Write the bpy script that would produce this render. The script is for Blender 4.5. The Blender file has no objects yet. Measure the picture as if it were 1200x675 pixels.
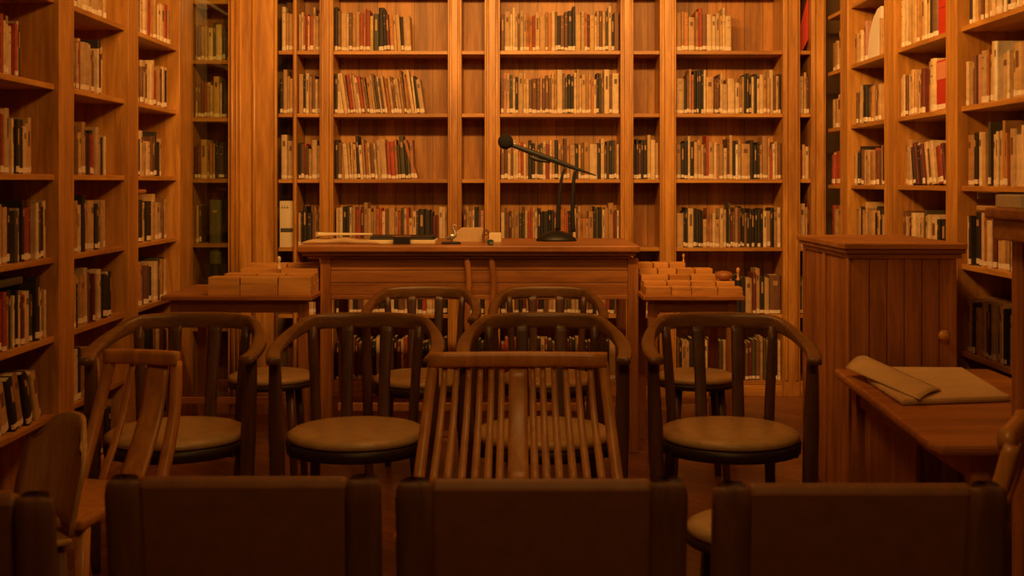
import bpy, math, random
from mathutils import Vector, Matrix
PI = math.pi
C = bpy.context.scene.collection
F = 1424.0; CX = 600.0; HZ = 213.0; EYE = 1.34
rnd = random.Random(7)

def PX(px, Y): return (px - CX) / F * Y
def PZ(py, Y): return EYE - (py - HZ) / F * Y

# ------------------------------------------------------------------ materials
MATS = {}
def new_mat(name):
    m = bpy.data.materials.new(name); m.use_nodes = True
    nt = m.node_tree; b = nt.nodes['Principled BSDF']
    MATS[name] = m
    return m, nt, b

def wood(name, c1, c2, axis='z', rough=.42, scale=9.0, planks=None, coat=0.15, knots=True):
    m, nt, b = new_mat(name); N = nt.nodes; L = nt.links
    tc = N.new('ShaderNodeTexCoord'); mp = N.new('ShaderNodeMapping')
    s = {'x': (.09, 1, 1), 'y': (1, .09, 1), 'z': (1, 1, .09)}[axis]
    mp.inputs['Scale'].default_value = [k * scale for k in s]
    oi = N.new('ShaderNodeObjectInfo')
    sh = N.new('ShaderNodeMath'); sh.operation = 'MULTIPLY'; sh.inputs[1].default_value = 7.0
    L.new(oi.outputs['Random'], sh.inputs[0])
    L.new(tc.outputs['Object'], mp.inputs['Vector'])
    L.new(sh.outputs[0], mp.inputs['Location'])
    n1 = N.new('ShaderNodeTexNoise'); n1.inputs['Scale'].default_value = 4.0
    n1.inputs['Detail'].default_value = 5; n1.inputs['Roughness'].default_value = .62
    n1.inputs['Distortion'].default_value = .6
    L.new(mp.outputs[0], n1.inputs['Vector'])
    r = N.new('ShaderNodeValToRGB'); r.color_ramp.elements[0].position = .36; r.color_ramp.elements[1].position = .64
    r.color_ramp.elements[0].color = (*[k * .90 for k in c1], 1); r.color_ramp.elements[1].color = (*c2, 1)
    L.new(n1.outputs['Fac'], r.inputs['Fac'])
    col = r.outputs['Color']
    if knots:
        n2 = N.new('ShaderNodeTexNoise'); n2.inputs['Scale'].default_value = 1.1
        n2.inputs['Detail'].default_value = 1
        L.new(mp.outputs[0], n2.inputs['Vector'])
        r2 = N.new('ShaderNodeValToRGB'); r2.color_ramp.elements[0].position = .35; r2.color_ramp.elements[1].position = .6
        r2.color_ramp.elements[0].color = (.72, .63, .54, 1); r2.color_ramp.elements[1].color = (1.08, 1.05, 1, 1)
        mx = N.new('ShaderNodeMix'); mx.data_type = 'RGBA'; mx.blend_type = 'MULTIPLY'; mx.inputs[0].default_value = .8
        L.new(n2.outputs['Fac'], r2.inputs['Fac']); L.new(col, mx.inputs[6]); L.new(r2.outputs['Color'], mx.inputs[7])
        col = mx.outputs[2]
    bump_in = n1.outputs['Fac']
    if planks:
        ax, w = planks
        sp = N.new('ShaderNodeSeparateXYZ'); L.new(tc.outputs['Object'], sp.inputs[0])
        d = N.new('ShaderNodeMath'); d.operation = 'DIVIDE'; d.inputs[1].default_value = w
        L.new(sp.outputs[ax.upper()], d.inputs[0])
        fl = N.new('ShaderNodeMath'); fl.operation = 'FLOOR'; L.new(d.outputs[0], fl.inputs[0])
        wn = N.new('ShaderNodeTexWhiteNoise'); wn.noise_dimensions = '1D'; L.new(fl.outputs[0], wn.inputs['W'])
        mr = N.new('ShaderNodeMapRange'); mr.inputs[3].default_value = .78; mr.inputs[4].default_value = 1.15
        L.new(wn.outputs['Value'], mr.inputs[0])
        fr = N.new('ShaderNodeMath'); fr.operation = 'FRACT'; L.new(d.outputs[0], fr.inputs[0])
        gt = N.new('ShaderNodeMath'); gt.operation = 'GREATER_THAN'; gt.inputs[1].default_value = .045
        L.new(fr.outputs[0], gt.inputs[0])
        g2 = N.new('ShaderNodeMapRange'); g2.inputs[3].default_value = .45; g2.inputs[4].default_value = 1
        L.new(gt.outputs[0], g2.inputs[0])
        mm = N.new('ShaderNodeMath'); mm.operation = 'MULTIPLY'; L.new(mr.outputs[0], mm.inputs[0]); L.new(g2.outputs[0], mm.inputs[1])
        vm = N.new('ShaderNodeVectorMath'); vm.operation = 'SCALE'
        L.new(col, vm.inputs[0]); L.new(mm.outputs[0], vm.inputs['Scale'])
        col = vm.outputs[0]
    L.new(col, b.inputs['Base Color'])
    bp = N.new('ShaderNodeBump'); bp.inputs['Strength'].default_value = .12; bp.inputs['Distance'].default_value = .004
    L.new(bump_in, bp.inputs['Height']); L.new(bp.outputs[0], b.inputs['Normal'])
    b.inputs['Roughness'].default_value = rough
    b.inputs['Coat Weight'].default_value = coat; b.inputs['Coat Roughness'].default_value = .3
    return m

def plain(name, c, rough=.6, noise=.0, scale=40, metal=0, bump=0, coat=0):
    m, nt, b = new_mat(name); N = nt.nodes; L = nt.links
    b.inputs['Roughness'].default_value = rough; b.inputs['Metallic'].default_value = metal
    b.inputs['Coat Weight'].default_value = coat
    tc = N.new('ShaderNodeTexCoord'); n = N.new('ShaderNodeTexNoise'); n.inputs['Scale'].default_value = scale
    n.inputs['Detail'].default_value = 4
    L.new(tc.outputs['Object'], n.inputs['Vector'])
    r = N.new('ShaderNodeValToRGB'); r.color_ramp.elements[0].position = .3; r.color_ramp.elements[1].position = .7
    r.color_ramp.elements[0].color = (*[x * (1 - noise) for x in c], 1)
    r.color_ramp.elements[1].color = (*[min(1, x * (1 + noise)) for x in c], 1)
    L.new(n.outputs['Fac'], r.inputs['Fac']); L.new(r.outputs['Color'], b.inputs['Base Color'])
    if bump:
        bp = N.new('ShaderNodeBump'); bp.inputs['Strength'].default_value = bump; bp.inputs['Distance'].default_value = .003
        L.new(n.outputs['Fac'], bp.inputs['Height']); L.new(bp.outputs[0], b.inputs['Normal'])
    return m

P1 = (.47, .205, .034); P2 = (.64, .315, .062)
pine_v = wood('pine_upright', P1, P2, 'z')
pine_h = wood('pine_board_x', P1, P2, 'x')
pine_d = wood('pine_board_y', P1, P2, 'y')
pine_back = wood('pine_backboards', (.42, .175, .028), (.58, .265, .05), 'z', planks=('x', .12), coat=.05, rough=.5)  # recess shade put into the colour: darker than the other pine
pine_backs = wood('pine_backboards_side', (.44, .18, .045), (.60, .27, .08), 'z', planks=('y', .12), coat=.05, rough=.5)
desk_w = wood('desk_pine', (.36, .135, .03), (.52, .22, .06), 'x', scale=7)
desk_v = wood('desk_pine_upright', (.36, .135, .03), (.50, .21, .055), 'z', scale=7)
cab_w = wood('cabinet_pine', (.34, .125, .028), (.50, .21, .055), 'z', scale=8, rough=.5, coat=.05)
block_w = wood('tray_wood', (.62, .30, .07), (.76, .40, .11), 'x', scale=7, rough=.5)
bent = wood('bentwood_lit_rail', (.17, .082, .020), (.26, .13, .034), 'x', rough=.36, scale=8, knots=False, coat=.3)  # rail copy of the chair wood, lightened to hold light from above
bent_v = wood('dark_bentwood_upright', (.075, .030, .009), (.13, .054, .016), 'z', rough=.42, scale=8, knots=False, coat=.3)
slat_w = wood('slat_chair_wood', (.50, .21, .035), (.64, .29, .055), 'z', rough=.38, scale=7, knots=False, coat=.2)
dark_post = wood('lowback_post_wood', (.13, .052, .016), (.19, .078, .024), 'z', rough=.62, scale=8, knots=False, coat=0)
leather_tan = plain('tan_leather', (.50, .345, .15), .38, .1, 25, bump=.1, coat=.1)
leather_brown = plain('brown_leather', (.23, .095, .032), .5, .12, 30, bump=.15)
rim_dark = plain('dark_seat_rim', (.03, .014, .008), .45, .1)
black_plastic = plain('black_plastic', (.012, .011, .010), .45, .1)
black_foam = plain('black_foam', (.010, .009, .009), .95, .3, 300, bump=.5)
paper_w = plain('cream_paper', (.80, .66, .42), .8, .05, 12)
paper_b = plain('brown_paper', (.60, .42, .20), .7, .08, 9, bump=.1)
card_tan = plain('tan_card', (.56, .39, .2), .8, .05)
label_m = plain('label_paper', (.80, .66, .50), .7, .12, 60)
pages_m = plain('page_block', (.66, .50, .28), .85, .12, 200)
brass = plain('brass_metal', (.6, .38, .12), .3, .05, metal=.9)
steel = plain('pale_metal', (.6, .55, .5), .35, .05, metal=.8)
green_pl = plain('green_plastic', (.03, .09, .06), .4, .1)
red_card = plain('red_card', (.50, .030, .012), .5, .06, 8)
pink_card = plain('salmon_card', (.66, .26, .13), .6, .06, 8)
plaster = plain('ochre_plaster', (.28, .16, .06), .9, .06, 6, bump=.1)
olive_box = plain('olive_board', (.12, .11, .04), .7, .15, 10)

# floor: wooden parquet
m, nt, b = new_mat('parquet'); N = nt.nodes; L = nt.links
tc = N.new('ShaderNodeTexCoord'); mp = N.new('ShaderNodeMapping'); mp.inputs['Rotation'].default_value = (0, 0, PI / 4)
L.new(tc.outputs['Object'], mp.inputs['Vector'])
br = N.new('ShaderNodeTexBrick'); br.inputs['Scale'].default_value = 1
br.inputs['Brick Width'].default_value = .42; br.inputs['Row Height'].default_value = .07
br.inputs['Mortar Size'].default_value = .002; br.inputs['Color1'].default_value = (.40, .17, .06, 1)
br.inputs['Color2'].default_value = (.27, .10, .035, 1); br.inputs['Mortar'].default_value = (.05, .02, .01, 1)
L.new(mp.outputs[0], br.inputs['Vector'])
ns = N.new('ShaderNodeTexNoise'); ns.inputs['Scale'].default_value = 5; L.new(mp.outputs[0], ns.inputs['Vector'])
mx = N.new('ShaderNodeMix'); mx.data_type = 'RGBA'; mx.blend_type = 'MULTIPLY'; mx.inputs[0].default_value = .5
L.new(br.outputs['Color'], mx.inputs[6]); L.new(ns.outputs['Color'], mx.inputs[7])
L.new(mx.outputs[2], b.inputs['Base Color']); b.inputs['Roughness'].default_value = .33
parquet = m

# glass with a slight smoky tint
m, nt, b = new_mat('cabinet_glass')
N = nt.nodes; L = nt.links
for n in list(N):
    if n.type != 'OUTPUT_MATERIAL': N.remove(n)
out = [n for n in N if n.type == 'OUTPUT_MATERIAL'][0]
tr = N.new('ShaderNodeBsdfTransparent'); tr.inputs[0].default_value = (.84, .86, .74, 1)
gl = N.new('ShaderNodeBsdfGlossy'); gl.inputs['Roughness'].default_value = .04
ms = N.new('ShaderNodeMixShader'); ms.inputs[0].default_value = .05
L.new(tr.outputs[0], ms.inputs[1]); L.new(gl.outputs[0], ms.inputs[2]); L.new(ms.outputs[0], out.inputs[0])
glass = m

BOOKC = {'w': (.80, .66, .46), 'c': (.68, .47, .25), 't': (.52, .30, .125), 'o': (.52, .20, .05), 'r': (.40, .065, .025),
         'b': (.19, .085, .035), 'k': (.030, .020, .014), 'g': (.085, .066, .03), 'n': (.07, .06, .055), 'm': (.15, .028, .018),
         'y': (.62, .42, .12), 'p': (.55, .26, .16)}
BOOKN = {'w': 'white', 'c': 'cream', 't': 'tan', 'o': 'orange', 'r': 'red', 'b': 'brown', 'k': 'black', 'g': 'olive green',
         'n': 'grey', 'm': 'maroon', 'y': 'yellow', 'p': 'pink'}
def cover_mat(k, j):
    m, nt, b = new_mat('cover_' + BOOKN[k].replace(' ', '_') + str(j)); N = nt.nodes; L = nt.links
    f = [(1, 1, 1), (.78, .72, .66), (1.12, 1.16, 1.2), (.9, .8, .6)][j]; c = [min(.9, x * y) for x, y in zip(BOOKC[k], f)]
    tc = N.new('ShaderNodeTexCoord'); n = N.new('ShaderNodeTexNoise'); n.inputs['Scale'].default_value = 22
    n.inputs['Detail'].default_value = 4; n.inputs['Roughness'].default_value = .6
    L.new(tc.outputs['Object'], n.inputs['Vector'])
    r = N.new('ShaderNodeValToRGB'); r.color_ramp.elements[0].position = .3; r.color_ramp.elements[1].position = .72
    r.color_ramp.elements[0].color = (*[x * .72 for x in c], 1); r.color_ramp.elements[1].color = (*[min(1, x * 1.15) for x in c], 1)
    L.new(n.outputs['Fac'], r.inputs['Fac'])
    L.new(r.outputs['Color'], b.inputs['Base Color']); b.inputs['Roughness'].default_value = .62
    return m
COVER = {k: cover_mat(k, 0) for k in BOOKC}
VARI = {(k, j): (COVER[k] if j == 0 else cover_mat(k, j)) for k in BOOKC for j in range(4)}

# ------------------------------------------------------------------ mesh building
class MB:
    def __init__(s): s.v = []; s.f = []; s.mi = []; s.sm = []
    def add(s, vs, fs, mi=0, smooth=False):
        o = len(s.v); s.v += [tuple(v) for v in vs]
        for f in fs: s.f.append(tuple(i + o for i in f)); s.mi.append(mi); s.sm.append(smooth)
        return s
    def box(s, x0, x1, y0, y1, z0, z1, mi=0):
        v = [(x0, y0, z0), (x1, y0, z0), (x1, y1, z0), (x0, y1, z0), (x0, y0, z1), (x1, y0, z1), (x1, y1, z1), (x0, y1, z1)]
        return s.add(v, [(0, 3, 2, 1), (4, 5, 6, 7), (0, 1, 5, 4), (1, 2, 6, 5), (2, 3, 7, 6), (3, 0, 4, 7)], mi)
    def prism(s, poly, z0, z1, mi=0):
        n = len(poly); v = [(x, y, z0) for x, y in poly] + [(x, y, z1) for x, y in poly]
        f = [tuple(range(n - 1, -1, -1)), tuple(range(n, 2 * n))] + [(i, (i + 1) % n, n + (i + 1) % n, n + i) for i in range(n)]
        return s.add(v, f, mi)
    def extr(s, poly, a0, a1, axis='y', mi=0, smooth=False):
        """poly in the two other axes, extruded along axis"""
        n = len(poly)
        def P(u, w, a): return {'y': (u, a, w), 'x': (a, u, w)}[axis]
        v = [P(u, w, a0) for u, w in poly] + [P(u, w, a1) for u, w in poly]
        f = [tuple(range(n)), tuple(range(2 * n - 1, n - 1, -1))] + [(i, n + i, n + (i + 1) % n, (i + 1) % n) for i in range(n)]
        return s.add(v, f, mi, smooth)
    def lathe(s, prof, cx=0, cy=0, n=28, mi=0, sx=1, sy=1):
        vs = []; fs = []
        for r, z in prof:
            for k in range(n):
                a = 2 * PI * k / n; vs.append((cx + r * sx * math.cos(a), cy + r * sy * math.sin(a), z))
        for i in range(len(prof) - 1):
            for k in range(n):
                fs.append((i * n + k, i * n + (k + 1) % n, (i + 1) * n + (k + 1) % n, (i + 1) * n + k))
        fs.append(tuple(range(n - 1, -1, -1))); fs.append(tuple((len(prof) - 1) * n + k for k in range(n)))
        return s.add(vs, fs, mi, True)
    def sweep(s, pts, w, h, up=(0, 0, 1), n=8, mi=0, sub=5, ell=True):
        """sweep a rounded section (w sideways, h along up) through a smoothed path; w,h may be lists"""
        P = [Vector(p) for p in pts]
        W = w if isinstance(w, (list, tuple)) else [w] * len(P); H = h if isinstance(h, (list, tuple)) else [h] * len(P)
        Q = []; WW = []; HH = []
        for i in range(len(P) - 1):
            p0 = P[max(i - 1, 0)]; p1 = P[i]; p2 = P[i + 1]; p3 = P[min(i + 2, len(P) - 1)]
            k = sub if len(P) > 2 else 1
            for j in range(k):
                t = j / k
                Q.append(.5 * ((2 * p1) + (p2 - p0) * t + (2 * p0 - 5 * p1 + 4 * p2 - p3) * t * t + (3 * p1 - p0 - 3 * p2 + p3) * t ** 3))
                WW.append(W[i] * (1 - t) + W[i + 1] * t); HH.append(H[i] * (1 - t) + H[i + 1] * t)
        Q.append(P[-1]); WW.append(W[-1]); HH.append(H[-1])
        vs = []; fs = []
        U0 = Vector(up)
        for i, q in enumerate(Q):
            T = (Q[min(i + 1, len(Q) - 1)] - Q[max(i - 1, 0)]).normalized()
            S = T.cross(U0)
            if S.length < 1e-4: S = T.cross(Vector((0, 1, 0)))
            S.normalize(); U = S.cross(T).normalized()
            for k in range(n):
                a = 2 * PI * (k + .5) / n
                c, d = math.cos(a), math.sin(a)
                e = .55 if ell else .5
                c = math.copysign(abs(c) ** e, c); d = math.copysign(abs(d) ** e, d)
                vs.append(q + S * (c * WW[i] / 2) + U * (d * HH[i] / 2))
        m_ = len(Q)
        for i in range(m_ - 1):
            for k in range(n): fs.append((i * n + k, i * n + (k + 1) % n, (i + 1) * n + (k + 1) % n, (i + 1) * n + k))
        fs.append(tuple(range(n - 1, -1, -1))); fs.append(tuple((m_ - 1) * n + k for k in range(n)))
        return s.add(vs, fs, mi, True)
    def ball(s, c, r, n=20, m=12, sz=1, mi=0):
        prof = [(max(1e-4, r * math.sin(PI * i / m)), c[2] - r * sz * math.cos(PI * i / m)) for i in range(m + 1)]
        return s.lathe(prof, c[0], c[1], n, mi)
    def build(s, name, mats, parent=None, bevel=0, loc=None, rot=None):
        me = bpy.data.meshes.new(name); me.from_pydata(s.v, [], s.f)
        if not isinstance(mats, (list, tuple)): mats = [mats]
        for m_ in mats: me.materials.append(m_)
        me.polygons.foreach_set('material_index', s.mi); me.polygons.foreach_set('use_smooth', s.sm)
        me.update()
        o = bpy.data.objects.new(name, me); C.objects.link(o)
        if parent: o.parent = parent
        if loc: o.location = loc
        if rot is not None: o.rotation_euler = rot if isinstance(rot, (list, tuple)) else (0, 0, rot)
        if bevel:
            bv = o.modifiers.new('bevel', 'BEVEL'); bv.width = bevel; bv.segments = 2; bv.limit_method = 'ANGLE'; bv.angle_limit = .7
        return o

def thing(name, label, cat, loc=(0, 0, 0), rz=0, group=None):
    o = bpy.data.objects.new(name, None); C.objects.link(o); o.empty_display_size = .1
    o.location = loc; o.rotation_euler = (0, 0, rz); o['label'] = label; o['category'] = cat
    if group: o['group'] = group
    return o
def tag(o, label, cat, group=None):
    o['label'] = label; o['category'] = cat
    if group: o['group'] = group
    return o
def struct(o): o['kind'] = 'structure'; return o
def copy_tree(o, parent=None):
    c = o.copy(); C.objects.link(c)
    if parent: c.parent = parent
    for ch in list(o.children): copy_tree(ch, c)
    return c

# ------------------------------------------------------------------ room shell
XL, XR, YF = -2.17, 2.29, 7.92; YN = -1.6; ZC = 3.05
struct(MB().box(XL - .1, XR + .1, YN - .1, YF + .1, -.06, 0).build('floor', parquet))
struct(MB().box(XL - .1, XR + .1, YN - .1, YF + .1, ZC, ZC + .06).build('ceiling', plaster))
struct(MB().box(XL - .1, XL, YN, YF, 0, ZC).build('wall_left', plaster))
struct(MB().box(XR, XR + .1, YN, YF, 0, ZC).build('wall_right', plaster))
struct(MB().box(XL - .1, XR + .1, YF, YF + .1, 0, ZC).build('wall_far', plaster))
struct(MB().box(XL - .1, XR + .1, YN - .1, YN, 0, ZC).build('wall_near', plaster))

# ------------------------------------------------------------------ bookcases
# local frame of every bookcase: x to the right along its front, y into the case, z up
TH = .023
def pilaster(w, parent, x0, h, depth=.30, mat=None, bead=True):
    mb = MB().box(x0, x0 + w, -.018, depth, 0, h)
    if bead and w > .05:
        k = w * .2
        for cx in (x0 + w * .2, x0 + w * .8):
            mb.sweep([(cx, -.018, .1), (cx, -.018, h - .05)], k, .02, up=(0, 1, 0), n=8, sub=1)
    elif bead:
        mb.sweep([(x0 + w / 2, -.018, .1), (x0 + w / 2, -.018, h - .05)], w * .5, .016, up=(0, 1, 0), n=8, sub=1)
    return mb.build('pilaster', mat or pine_v, parent, bevel=.002)
BEAD = True
def bookcase(loc, rz, width, zs, label, cat='bookcase', pl=0, pr=0, depth=.30, h=2.92, name='bookcase', group='built-in pine bookcases', shelf_ext=0):
    t = thing(name, label, cat, loc, rz, group)
    if pl: pilaster(pl, t, -pl, h, depth, bead=BEAD)
    if pr: pilaster(pr, t, width, h, depth, bead=BEAD)
    MB().box(-.001 if pl else 0, width, depth - .015, depth, .0, h).build('back_panel', pine_back, t)
    MB().box(.0005, width - .0005, .0, depth - .016, .0, .07).build('plinth', pine_h, t, bevel=.002)
    for z in zs:
        MB().box(.0005, width - .0005, .0, depth - .016, z - TH, z).build('shelf', pine_h, t, bevel=.002)
    MB().box(.0005, width - .0005, .0, depth - .016, h - .03, h).build('top_board', pine_h, t, bevel=.002)
    return t

YW = 7.60
SF = F / YW
def fx(px): return (px - 600) / SF
FAR_Z = [2.56, 2.16, 1.767, 1.356, .929, .51, .095]
LEFT_Z = [2.44, 2.085, 1.735, 1.37, 1.035, .715, .40, .095]
RIGHT_Z = [2.37, 2.02, 1.67, 1.322, .98, .60, .25]
XLW = -1.85; XRW = 1.97
def ly(px): return F * -XLW / (600 - px)
def ry(px): return F * XRW / (px - 600)

# far wall: px ranges of bays and pilasters
bays = [('A', 326, 344, 0, 348), ('B', 348, 375, 0, 391), ('C', 391, 525, 0, 541), ('D', 541, 568, 0, 586), ('E', 586, 727, 0, 742),
        ('F', 742, 773, 0, 792), ('G', 792, 917, 0, 937), ('H', 937, 950, 0, 967)]
FARLAB = {'A': 'sliver of pine bookcase beside the grooved corner casing', 'B': 'narrow pine bookcase bay at the left end of the far wall',
          'C': 'wide pine bookcase with leaning books left on the far wall', 'D': 'narrow almost empty pine bay left of the microphone',
          'E': 'wide pine bookcase with full shelves behind the microphone', 'F': 'narrow pine bay with one short row of dark books right of centre',
          'G': 'wide pine bookcase at the right of the far wall above the right side table', 'H': 'sliver of pine bookcase in the right far corner with a red folder'}
for nm, a, b_, _, e in bays:
    zs = FAR_Z
    bookcase((fx(a), YW, 0), 0, fx(b_) - fx(a), zs, FARLAB[nm], pr=fx(e) - fx(b_) - .0006, h=2.9)
BEAD = False
# left wall (front faces +X): local x -> +Y
LB = [('L1', 3.95, ly(64), ly(82)), ('L2', ly(82), ly(146), ly(158)), ('L3', ly(158), ly(207), ly(222) - .005)]
LLAB = {'L1': 'nearest pine bookcase on the left wall with tall rows of books', 'L2': 'second pine bookcase from the near end of the left wall',
        'L3': 'third pine bookcase on the left wall beside the glazed cabinet'}
for nm, a, b_, e in LB:
    bookcase((XLW, a, 0), PI / 2, b_ - a, LEFT_Z, LLAB[nm], pr=e - b_ - .0006, pl=.1 if nm == 'L1' else 0)
# right wall (front faces -X): local x -> -Y
RB = [('R1', ry(970) - .005, ry(988), ry(997)), ('R2', ry(997), ry(1040), ry(1052)), ('R3', ry(1052), ry(1113), ry(1126.5)), ('R4', ry(1126.5), 4.0, 3.9)]
RLAB = {'R1': 'farthest pine bookcase on the right wall, a sliver in the corner', 'R2': 'second farthest pine bookcase on the right wall holding a pale envelope',
        'R3': 'pine bookcase on the right wall with the red box files', 'R4': 'nearest pine bookcase on the right wall behind the lectern'}
for nm, a, b_, e in RB:
    bookcase((XRW, a, 0), -PI / 2, a - b_, RIGHT_Z, RLAB[nm], pr=b_ - e - .0006)

# glazed corner cabinet facing the room and grooved casing beside it
YG = 7.0; SG = F / YG
gx0, gx1 = (225 - 600) / SG, (268 - 600) / SG
GLASS_Z = [2.39, 2.043, 1.711, 1.358, .985, .5]
t = thing('glazed_cabinet', 'dark glass-fronted corner bookcase with dim spines behind its pane', 'cabinet', (gx0, YG, 0), 0)
gw = gx1 - gx0
MB().box(-.008, .0, -.01, .28, 0, 2.9).build('side_panel', pine_v, t)
MB().box(gw, gw + .006, -.01, .28, 0, 2.9).build('side_panel', pine_v, t)
MB().box(0, gw, .265, .28, 0, 2.9).build('back_panel', pine_back, t)
for z in GLASS_Z + [2.9]: MB().box(.0005, gw - .0005, .012, .264, z - TH, z).build('shelf', pine_h, t)
MB().box(.0005, gw - .0005, .012, .264, 0, .08).build('plinth', pine_h, t)
MB().box(.004, gw - .004, .001, .004, .08, 2.88).build('glass_pane', glass, t)

cx0, cx1 = gx1 + .008, (325 - 600) / SG
t = thing('corner_casing', 'grooved vertical pine casing between the glazed cabinet and the far bookcases', 'panelling', (cx0, YG, 0), 0)
cw = cx1 - cx0
MB().prism([(0, 0), (cw, 0), (cw - .13, .58), (0, .58)], 0, 2.9).build('casing_body', pine_v, t)
for u, wd in ((.012, .018), (.038, .014), (.060, .014), (.138, .024), (.262, .016)):
    MB().sweep([(u, -.002, .05), (u, -.002, 2.88)], wd, .022, up=(0, 1, 0), n=8, sub=1).build('moulding', pine_v, t)

# ------------------------------------------------------------------ books
ORD = ['', 'first', 'second', 'third', 'fourth', 'fifth', 'sixth', 'seventh', 'eighth', 'ninth', 'tenth', 'eleventh', 'twelfth', 'thirteenth',
       'fourteenth', 'fifteenth', 'sixteenth', 'seventeenth', 'eighteenth', 'nineteenth', 'twentieth'] + \
      ['twenty-' + x for x in 'first second third fourth fifth sixth seventh eighth ninth'.split()] + ['thirtieth'] + \
      ['thirty-' + x for x in 'first second third fourth fifth sixth seventh eighth ninth'.split()] + ['fortieth'] + ['forty-' + x for x in 'first second third fourth fifth'.split()]
BAYN = {'A': 'leftmost sliver bay of far wall', 'B': 'narrow left-end bay of far wall', 'C': 'wide left bay of far wall',
        'D': 'narrow bay left of microphone', 'E': 'wide bay behind microphone', 'F': 'narrow bay right of centre',
        'G': 'wide right bay of far wall', 'H': 'sliver bay in right corner', 'L1': 'nearest bay of left wall',
        'L2': 'second-nearest bay of left wall', 'L3': 'third-nearest bay of left wall', 'LG': 'glass-fronted corner cabinet',
        'R1': 'farthest bay of right wall', 'R2': 'second-farthest bay of right wall', 'R3': 'second-nearest bay of right wall',
        'R4': 'nearest bay of right wall'}
SHN = ['uppermost visible shelf', 'second shelf down', 'third shelf down', 'fourth shelf down', 'fifth shelf down', 'sixth shelf down', 'seventh shelf down']
BOOKS = []
def book_geo(w, h, d, ck, rr, band):
    """book standing with its spine towards -y; origin bottom-left-front"""
    mb = MB(); t_ = min(.0025, w * .16)
    # rounded spine + boards
    r = w * .18
    arc = [(0, r), (w * .08, r * .35), (w * .3, 0), (w * .7, 0), (w * .92, r * .35), (w, r)]
    out_ = [(0, d)] + arc + [(w, d), (w - t_, d), (w - t_, r + t_), (t_, r + t_), (t_, d)]
    n = len(out_)
    v = [(x, y, 0) for x, y in out_] + [(x, y, h) for x, y in out_]
    f = [(i, (i + 1) % n, n + (i + 1) % n, n + i) for i in range(n)]
    # caps (split in quads: spine fan + two boards)
    a = list(range(n))
    cap = [(0, 1, n - 2, n - 1), (1, 2, 3, 4, 5, 6, n - 3, n - 2), (6, 7, n - 4, n - 3)]
    f += [tuple(reversed(c)) for c in cap] + [tuple(i + n for i in c) for c in cap]
    mb.add(v, f, 0)
    mb.box(t_, w - t_, r + t_, d - .004, .003, h - .004, 1)
    if band:
        for z0, z1 in band:
            mb.box(w * .3, w * .7, -.0004, .0002, h * z0, h * z1, 2)
    return mb
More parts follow.
